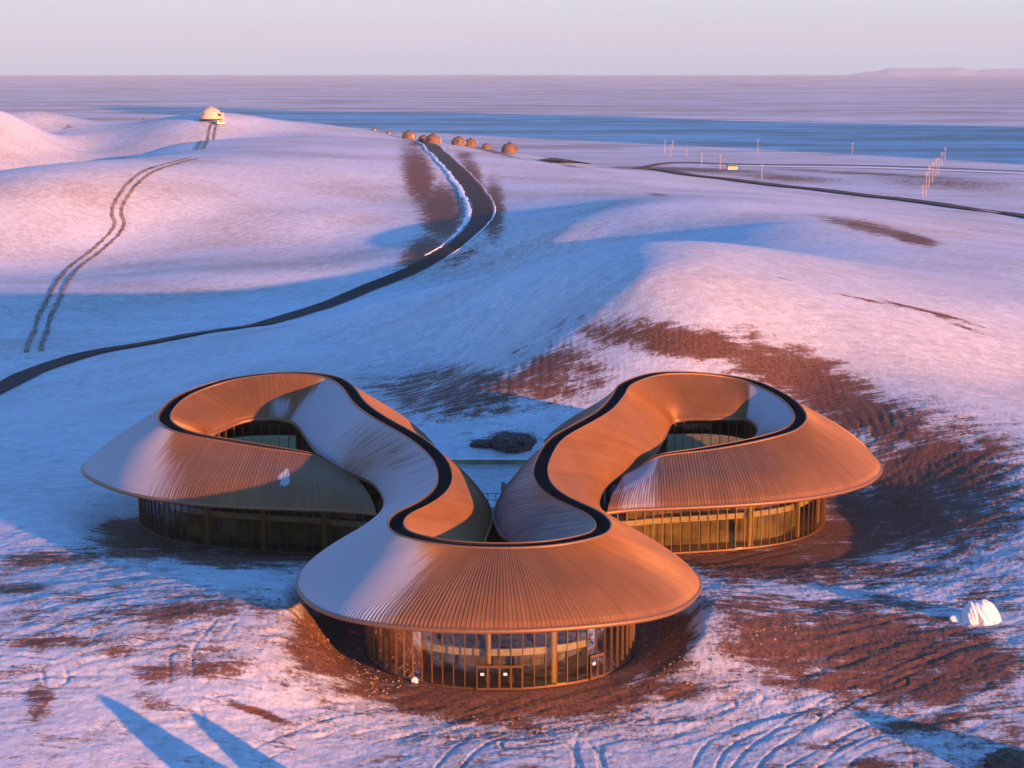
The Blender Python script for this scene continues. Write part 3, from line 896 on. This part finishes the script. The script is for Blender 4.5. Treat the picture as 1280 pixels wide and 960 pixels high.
# inside: a curved partition and round columns along the front
def inner_wall(i0, i1, wa, wb, side, top=6.0):
    t = np.linspace(tp[i0], tp[i1], 120)
    La, _ = wall_line('A', t); Lb, _ = wall_line('B', t)
    L = La * wa + Lb * wb
    a = L.copy(); a[:, 2] = .08; b = L.copy(); b[:, 2] = top
    bkid(np_mesh("partition", np.stack([a, b], 1).reshape(-1, 3), grid_faces(len(t), 2), [M['inner']]))
inner_wall(21, 35, .45, .55, 'A'); inner_wall(0, 9, .45, .55, 'B'); inner_wall(NS - 10, NS - 1, .45, .55, 'B')
def column(c, r, z1, mat):
    n = 14; V = []
    for z in (.06, z1):
        for i in range(n):
            a = 2 * math.pi * i / n; V.append((c[0] + r * math.cos(a), c[1] + r * math.sin(a), z))
    bkid(mesh_obj("column", V, [(i, (i + 1) % n, n + (i + 1) % n, n + i) for i in range(n)], mat, smooth=True))
for (Lm, nr, tg, zt, w), ks in ((fw, (14, 20, 27, 33, 39)), (lw, (5, 12, 19, 26)), (rw, (5, 12, 19, 26))):
    for k in ks:
        if k < len(Lm): column(Lm[k] - nr[k] * .75, .26, zt[k], M['steel'])

# glazed link between the two inner roofs
lk = mesh_obj("glass_wall", [(-4.5,168,.1),(2.2,168,.1),(2.2,168,7.2),(-4.5,168,7.2)], [(0,1,2,3)], M['glass']); bkid(lk)
for k in range(8): bkid(boxes("mullion", [(np.array([-4.3 + k * .9, 167.93, 3.7]), np.array([1.,0,0]), np.array([0,1.,0]), UP, .03, .06, 3.5)], M['bronze']), lk)
bkid(boxes("transom", [(np.array([-1.15, 167.93, 4.6]), np.array([1.,0,0]), np.array([0,1.,0]), UP, 3.3, .05, .03)], M['bronze']), lk)
bkid(boxes("link_core", [(np.array([-1.1, 170.2, 3.6]), np.array([1.,0,0]), np.array([0,1.,0]), UP, 3.2, 1.5, 3.5)], M['amber']))
bkid(boxes("link_roof", [(np.array([-1.1, 170.2, 7.3]), np.array([1.,0,0]), np.array([0,1.,0]), UP, 3.4, 2.4, .12)], M['soffit']))

# doors of the front wall
def door_at(px, leaves, wid=1.0, hgt=2.35, notice=()):
    Lm, nr, tg, zt, w = fw
    ppx = proj(Lm[:, 0], Lm[:, 1], Lm[:, 2] + 1)[0]
    fr = np.argmin(np.abs(ppx - px) + (Lm[:, 1] > 152) * 1e4)
    a, t0 = Lm[fr], tg[fr]
    if t0[0] < 0: t0 = -t0
    n0 = nr[fr]
    V = []
    out = n0 * .2
    for k in range(leaves):
        c = a + t0 * ((k - (leaves - 1) / 2) * wid) + out
        its = []
        for s in (-1, 1): its.append((c + t0 * s * (wid / 2 - .05) + UP * (.1 + hgt / 2), t0, n0, UP, .045, .05, hgt / 2))
        its.append((c + UP * (.1 + hgt - .03), t0, n0, UP, wid / 2 - .1, .048, .06)); its.append((c + UP * .2, t0, n0, UP, wid / 2 - .1, .048, .1))
        d = boxes("door", its, M['bronze']); bkid(d)
        g = boxes("door_glass", [(c + UP * (.2 + hgt / 2), t0, n0, UP, wid / 2 - .1, .012, hgt / 2 - .1)], M['glass']); bkid(g, d)
        h = boxes("handle", [(c + t0 * (.32 if k % 2 == 0 else -.32) + n0 * .1 + UP * 1.15, t0, n0, UP, .02, .03, .35)], M['bronze']); bkid(h, d)
        if k in notice:
            bkid(boxes("paper_notice", [(c + n0 * .05 + UP * 1.55, t0, n0, UP, .16, .01, .12)], M['snow']), d)
    c = a + out + UP * (hgt + .16)
    bkid(boxes("door_head", [(c, t0, n0, UP, leaves * wid / 2, .06, .05)], M['bronze']))
door_at(630, 4, hgt=2.1, notice=(0, 2))
door_at(748, 2, .8, hgt=2.1, notice=(0,))

# ------------------------------------------------------------------ things on the steppe
def on(px, py, dz=0.0):
    p = raygrd(px, py); return Vector((p[0], p[1], p[2] + dz))
def lathe(name, prof, n, mat, parent=None, squash=1.0, smooth=True, jit=0.0, seed=0):
    rr = random.Random(seed); V = []; Fc = []
    for r, z in prof:
        for i in range(n):
            a = 2 * math.pi * i / n
            V.append((r * math.cos(a), r * math.sin(a) * squash, z))
    for j in range(len(prof) - 1):
        for i in range(n):
            Fc.append((j * n + i, j * n + (i + 1) % n, (j + 1) * n + (i + 1) % n, (j + 1) * n + i))
    o = mesh_obj(name, V, Fc, mat, parent, smooth)
    return o
def lbox(name, c, s, mat, parent, rz=0.0, bevel=.0):
    x, y, z = s[0] / 2, s[1] / 2, s[2] / 2
    bm = bmesh.new(); bmesh.ops.create_cube(bm, size=1)
    for v in bm.verts: v.co = Vector((v.co.x * s[0], v.co.y * s[1], v.co.z * s[2]))
    if bevel: bmesh.ops.bevel(bm, geom=bm.edges[:], offset=bevel, segments=2, affect='EDGES')
    me = bpy.data.meshes.new(name); bm.to_mesh(me); bm.free(); me.materials.append(mat)
    o = bpy.data.objects.new(name, me); o.location = c; o.rotation_euler = (0, 0, rz)
    return link(o, parent)

# big cream dome on the hill
b = on(264, 147)
dome = tag(empty("dome_tent", b - Vector((0, 0, .9))), "big cream dome with a flat-roofed porch on the far hilltop", "dome")
R = 6.6; prof = [(R * 1.02, 0), (R * 1.0, .6)] + [(R * math.cos(a), .6 + R * .95 * math.sin(a)) for a in np.linspace(.05, 1.5, 14)]
lathe("shell", prof, 36, M['canvas'], dome)
for i in range(12):
    a = 2 * math.pi * i / 12; V = []
    for e_ in np.linspace(0, 1.45, 10):
        for s in (-.10, .10):
            V.append(((R + .06) * math.cos(e_) * math.cos(a) - s * math.sin(a), (R + .06) * math.cos(e_) * math.sin(a) + s * math.cos(a), .6 + (R * .95 + .06) * math.sin(e_)))
    if i % 2 == 0: mesh_obj("seam_band", V, [(2 * k, 2 * k + 1, 2 * k + 3, 2 * k + 2) for k in range(9)], M['white'], dome)
lathe("base_ring", [(R * 1.08, -.6), (R * 1.08, .25), (R * .9, .25)], 36, M['dark'], dome)
pr = lbox("porch", (5.6, -2.4, 1.9), (4.2, 3.6, 3.8), M['canvas'], dome, bevel=.1)
lbox("window", (5.2, -4.25, 2.6), (2.6, .12, 1.1), M['dark'], dome)
lbox("window", (-3.2, -5.2, 3.0), (.8, .5, .7), M['dark'], dome)
lathe("vent_cap", [(.9, R * .95 + .5), (.7, R * .95 + .85), (.05, R * .95 + 1.0)], 14, M['white'], dome)

# vehicle beside it
b = on(276, 156)
van = tag(empty("parked_van", b, 0.6), "small pale high-backed van parked below the cream dome", "van")
def side_profile(name, prof, w, mat, parent):
    n = len(prof); V = [(x, -w / 2, z) for x, z in prof] + [(x, w / 2, z) for x, z in prof]
    Fc = [tuple(range(n)), tuple(range(2 * n - 1, n - 1, -1))] + [(i, n + i, n + (i + 1) % n, (i + 1) % n)[::-1] for i in range(n)]
    return mesh_obj(name, V, Fc, mat, parent)
body = side_profile("body", [(-2.5,.45),(-2.55,1.2),(-2.45,2.35),(-2.2,2.55),(1.0,2.5),(1.6,1.6),(2.5,1.35),(2.6,.9),(2.55,.45)], 1.95, M['vehicle'], van)
mesh_obj("windscreen", [(1.08,-.85,2.42),(1.08,.85,2.42),(1.66,.85,1.62),(1.66,-.85,1.62)], [(0,1,2,3)], M['dark'], van)
for s in (-1, 1):
    lbox("side_window", (-.4, s * .985, 1.95), (2.6, .03, .6), M['dark'], van)
    lbox("headlight", (2.56, s * .7, 1.0), (.08, .35, .2), M['white'], van)
    for x in (-1.6, 1.6):
        wv = []; n = 16
        for yy in (-.13, .13):
            for i in range(n):
                a = 2 * math.pi * i / n; wv.append((x + .38 * math.cos(a), s * .9 + yy, .38 + .38 * math.sin(a)))
        mesh_obj("wheel", wv, [(i, (i + 1) % n, n + (i + 1) % n, n + i) for i in range(n)] + [tuple(range(n)), tuple(range(2 * n - 1, n - 1, -1))], M['rubber'], van)
b = on(179, 149)
pst = tag(empty("marker_stone", b), "small dark upright stone on the hillside left of the cream dome", "stone")
lathe("stone_block", [(.9,-.3),(.85,.8),(.6,1.6),(.1,1.9)], 7, M['dark'], pst, .7, smooth=False)
lathe("plinth", [(1.3,-.3),(1.3,.15),(.5,.2)], 8, M['soil'], pst)

# yurt cabins along the crest
YURTS = [((468,163), 3.3, .5, "low brown cabin roof, farthest left of the row on the crest"),
         ((486,167), 3.0, .55, "low brown cabin half sunk behind the crest, second from the left"),
         ((511,174), 3.9, .9, "brown domed cabin just left of where the asphalt road tops the crest"),
         ((530,178), 3.3, .9, "smaller brown domed cabin partly behind its larger twin at the top of the road"),
         ((541,180), 4.4, 1, "large brown domed cabin right at the top of the asphalt road"),
         ((573,182), 4.2, 1, "brown domed cabin first to the right of the road top, touching its neighbour"),
         ((588,183.5), 3.9, 1, "brown domed cabin second to the right of the road top, overlapped by its neighbour"),
         ((608,186.5), 4.3, 1, "brown domed cabin standing alone, third to the right of the road top"),
         ((637,191.5), 4.5, 1, "brown domed cabin farthest right on the crest, with a pale doorway")]
for i, ((x, y), r, hf, lab) in enumerate(YURTS):
    b = on(x, y)
    yz = tag(empty("domed_cabin", b - Vector((0, 0, -.1 if hf > .8 else .9)), .3 * i), lab, "cabin", "brown domed cabins along the far crest")
    prof = [(r, 0), (r * 1.01, r * .42)] + [(r * math.cos(a), r * .42 + r * .80 * math.sin(a)) for a in np.linspace(.12, 1.48, 9)]
    sh = lathe("shell", prof, 22, M['brown_dome'], yz)
    lathe("crown_ring", [(r * .22, r * 1.2), (r * .2, r * 1.3), (.02, r * 1.33)], 12, M['dark'], yz)
    a = -1.4
    d = lbox("door", (r * math.cos(a), r * math.sin(a), 1.6), (1.3, .5, 2.2), M['wood'], yz, a + math.pi / 2)
    for k in range(3):
        a2 = -2.4 + k * 1.0
        if k != 1: lbox("window", (r * .995 * math.cos(a2), r * .995 * math.sin(a2), 1.9), (.9, .2, .8), M['dark'], yz, a2 + math.pi / 2)
    lbox("flue", (-r * .92, 0, r * .55), (.8, .8, 1.6), M['dark'], yz)

# utility poles on the plain: (px, py foot, height px, kind)
def pole(x, y, hpx, lab, arms=1):
    b = on(x, y); D_ = math.hypot(b.x, b.y)
    H = hpx * D_ / 2100
    o = tag(empty("utility_pole", b, .2), lab, "pole", "utility poles on the plain")
    lathe("shaft", [(.30, -.5), (.22, H * .5), (.13, H), (.01, H + .05)], 8, M['wood'], o)
    for k in range(arms):
        lbox("crossarm", (0, 0, H - .6 - 1.1 * k), (2.2, .16, .18), M['wood'], o)
        for s in (-1, 0, 1): 
            lathe("insulator", [(.09, 0), (.12, .15), (.05, .3)], 6, M['white'], o).location = (s * .95, 0, H - .5 - 1.1 * k)
for n_, (x, y, h) in enumerate([(1157,246,30),(1161,234,26),(1165.5,228,24),(1169.5,221,22),(1173,218,20),(1177,208,17),(1181,200,15)]):
    pole(x, y, h, ["tallest and nearest pole of the short row climbing the plain at right", "second pole from the near end of the right-hand row",
         "third pole from the near end of the right-hand row", "middle pole of the right-hand row", "third pole from the far end of the right-hand row",
         "second pole from the far end of the right-hand row", "farthest and smallest pole of the right-hand row"][n_], 2)
pole(1153, 246, 14, "short pole standing just left of the tallest pole of the right-hand row")
for n_, (x, y, h) in enumerate([(947,192,18),(831,192,17),(838,196,15),(877,207,16),(900,212,18),(952,224,18),(858,196,9),(1065,193,14),(841,186,10),(1151,180,8),(1252,172,8)]):
    pole(x, y, h, ["tall lone pole on the shaded strip right of the green-roofed hut", "left pole of the close pair above the highway at centre right", "right pole of the close pair above the highway at centre right",
        "pole by the distant road, left of the green-roofed hut", "pole just left of the green-roofed hut", "pole beside the highway, right of the green-roofed hut",
        "short pole between the close pair and the green-roofed hut", "lone pole on the shaded strip between hut and right-hand row", "small far pole above the close pair",
        "tiny far pole beyond the right-hand row", "tiny far pole at the right end of the shaded strip"][n_])
# hut with green roof
b = on(915, 212)
hut = tag(empty("roadside_hut", b, .1), "small white hut with a green roof beside the distant road", "hut")
D_ = math.hypot(b.x, b.y); u_ = D_ / 2100
lbox("wall", (0, 0, 2.0 * u_), (11.5 * u_, 7 * u_, 4 * u_), M['white'], hut)
side_profile("roof", [(-6 * u_, 3.9 * u_), (6 * u_, 3.9 * u_), (4.8 * u_, 6.8 * u_), (-4.8 * u_, 6.8 * u_)], 8 * u_, M['green'], hut).location = (-.8 * u_, 0, 0)
for k in (-3, 0, 3): lbox("window", (k * u_, -3.52 * u_, 2.2 * u_), (1.4 * u_, .1, 1.2 * u_), M['dark'], hut)

# snow lumps at right
def lump(name, pos, rx, ry, rz, seed, mat, amp=.35, n=5, hf=.5):
    bm = bmesh.new(); bmesh.ops.create_icosphere(bm, subdivisions=n, radius=1)
    rs = random.Random(seed); ph = [(rs.uniform(0, 50), rs.uniform(0, 50)) for _ in range(3)]
    co = np.array([v.co[:] for v in bm.verts])
    d = fbm(co[:, 0] * 1.3 + ph[0][0] + co[:, 2], co[:, 1] * 1.3 + ph[0][1] - co[:, 2], 4, .6) * amp + hf * amp * fbm(co[:, 0] * 4 + ph[1][0] - co[:, 1] * 2, co[:, 2] * 4 + co[:, 1] * 3 + ph[1][1], 5, .75)
    for v, k in zip(bm.verts, d):
        v.co = Vector((v.co.x * rx * (1 + k), v.co.y * ry * (1 + k), max(-.3, v.co.z) * rz * (1 + .6 * k)))
    me = bpy.data.meshes.new(name); bm.to_mesh(me); bm.free(); me.materials.append(mat)
    o = bpy.data.objects.new(name, me); o.location = pos
    return link(o)
tag(lump("snow_heap", on(1229, 775), 1.6, 1.4, 1.9, 3, M['snow'], .30, hf=.10), "tall sunlit heap of cleared snow on the right, larger of the two", "snow heap", "heaped snow lumps")
tag(lump("snow_heap", on(1213, 776), .75, 1.0, 1.7, 9, M['snow'], .4, hf=.25), "narrow snow lump leaning against the left of the tall snow heap", "snow heap", "heaped snow lumps")
tag(lump("snow_heap", on(1194, 775), .6, .5, .55, 5, M['snow'], .4, 3), "small broken lump of snow lying farthest left of the tall snow heap", "snow heap", "heaped snow lumps")
tag(lump("snow_heap", on(520, 852), .5, .4, .5, 15, M['snow'], .5, 3), "small white lump of snow against the left of the front glass wall", "snow heap")
tag(lump("soil_heap", on(640, 556), 3.0, 2.2, 1.5, 21, M['soil'], .4), "dark heap of loose soil in the shade behind the building", "soil heap")
tag(lump("soil_heap", on(606, 556), 2.2, 1.2, .6, 23, M['soil'], .45), "low dark soil heap trailing left of the bigger one behind the building", "soil heap")
tag(lump("soil_heap", on(1268, 955), 2.2, 1.6, 1.0, 33, M['soil'], .4), "brown soil heap at the very bottom right corner", "soil heap")
# stones scattered on the bank slopes and the dug ground
rs = random.Random(5)
def stone_mesh(seed):
    bm = bmesh.new(); bmesh.ops.create_icosphere(bm, subdivisions=1, radius=1); r = random.Random(seed)
    for v in bm.verts: v.co = v.co * r.uniform(.65, 1.15)
    me = bpy.data.meshes.new("stone"); bm.to_mesh(me); bm.free(); me.materials.append(M['inner']); return me
V, Fc = [], []
sm_ = [stone_mesh(i) for i in range(4)]
zones = [(345,375,790,820,60),(365,470,790,860,90),(440,500,800,850,90),(800,870,760,850,120),(480,820,865,895,160),(880,1000,780,860,90),(150,300,680,700,120)]
for (x0, x1, y0, y1, n) in zones:
    for k in range(n):
        u1 = np.array([rs.uniform(x0, x1)]); 
        x, y = float(u1[0]), rs.uniform(y0, y1)
        z = 0.0
        q = P(x, y, 1.5); zz = float(terrain(np.array([q[0]]), np.array([q[1]]))[0])
        s = rs.uniform(.05, .17) * (1.6 if rs.random() < .08 else 1)
        me = sm_[k % 4]; b0 = len(V)
        a = rs.uniform(0, 6.28)
        for v in me.vertices:
            V.append((q[0] + s * (v.co.x * math.cos(a) - v.co.y * math.sin(a)), q[1] + s * (v.co.x * math.sin(a) + v.co.y * math.cos(a)), zz + s * .7 * v.co.z))
        Fc += [tuple(b0 + i for i in p.vertices) for p in me.polygons]
tag(mesh_obj("rubble", V, Fc, M['rubble']), "loose stones and clods strewn over the dug soil round the building", "rubble", kind="stuff")

# railing and cloth banner in the yard behind
p = P(627, 614, 2.2)
ban = tag(empty("banner", (p[0], p[1], 0)), "pinkish leaf-shaped banner on a pole in the rear yard between the rings", "banner")
zt_ = 3.3
lathe("pole", [(.05, 0), (.04, zt_ * .98)], 8, M['bronze'], ban)
V = []; n = 12
for s in (0, .03):
    for i in range(n + 1):
        f = i / n; z = 1.8 + 1.4 * f
        V += [(-.05, s, z), (.05 + .8 * math.sin(math.pi * min(1, f * .95 + .08)) ** .8, s + .12 * math.sin(4 * f), z + .25)]
m = 2 * (n + 1)
Fc = [(2*i, 2*i+1, 2*i+3, 2*i+2) for i in range(n)] + [(m+2*i, m+2*i+2, m+2*i+3, m+2*i+1) for i in range(n)]
mesh_obj("cloth", V, Fc, M['cloth'], ban)
ban.location.z = 0
rl = tag(empty("yard_railing", (-6, 203, 0)), "thin dark railing across the rear yard behind the rings", "railing")
for k in range(13): lathe("post", [(.05, 0), (.05, 1.15)], 6, M['dark'], rl).location = (k * 1.0, 0, 0)
lbox("top_rail", (6, 0, 1.17), (12.2, .07, .07), M['dark'], rl)
lbox("bottom_rail", (6, 0, .3), (12.2, .05, .05), M['dark'], rl)
rt = tag(empty("retaining_wall", (-4, 224, 0)), "low dark retaining kerb crossing the rear yard", "wall")
lbox("wall_body", (2, 0, .25), (40, .5, .7), M['inner'], rt); lbox("coping", (2, 0, .64), (40, .62, .1), M['snow'], rt)

# distant hills on the horizon
V = []; n = 60; rr = 20500
for i in range(n):
    th_ = math.radians(11.2 + 8.5 * i / (n - 1)); f = i / (n - 1)
    hz = (62 + 42 * float(fbm(np.array([i * .14]), np.array([3.3]), 3)[0])) * min(1, f * 7) * min(1, (1 - f) * 5 + .2)
    for (r_, z_) in ((rr - 900, -22), (rr - 350, hz * .55 - 15), (rr, hz), (rr + 700, -22)):
        V.append((r_ * math.sin(th_), r_ * math.cos(th_), z_))
Fc = [(i * 4 + j, i * 4 + j + 1, i * 4 + j + 5, i * 4 + j + 4) for i in range(n - 1) for j in range(3)]
tag(mesh_obj("distant_hills", V, Fc, M['ground'], smooth=True), kind="structure")

# thin evening haze lying over the plain
HAZE = 4.4e-5
hz_t = NT("haze_air"); hz_t.n.remove(hz_t.b)
pv = hz_t.add("ShaderNodeVolumePrincipled"); pv.inputs['Density'].default_value = HAZE
pv.inputs['Color'].default_value = (.80, .93, .97, 1); pv.inputs['Anisotropy'].default_value = 0.0
hz_t.link(pv.outputs[0], hz_t.out.inputs['Volume'])
hzb = lbox("haze", (0, 0, 260), (52000, 52000, 620), hz_t.m, None)
hzb.location.z = -40 + 310
tag(hzb, kind="stuff")
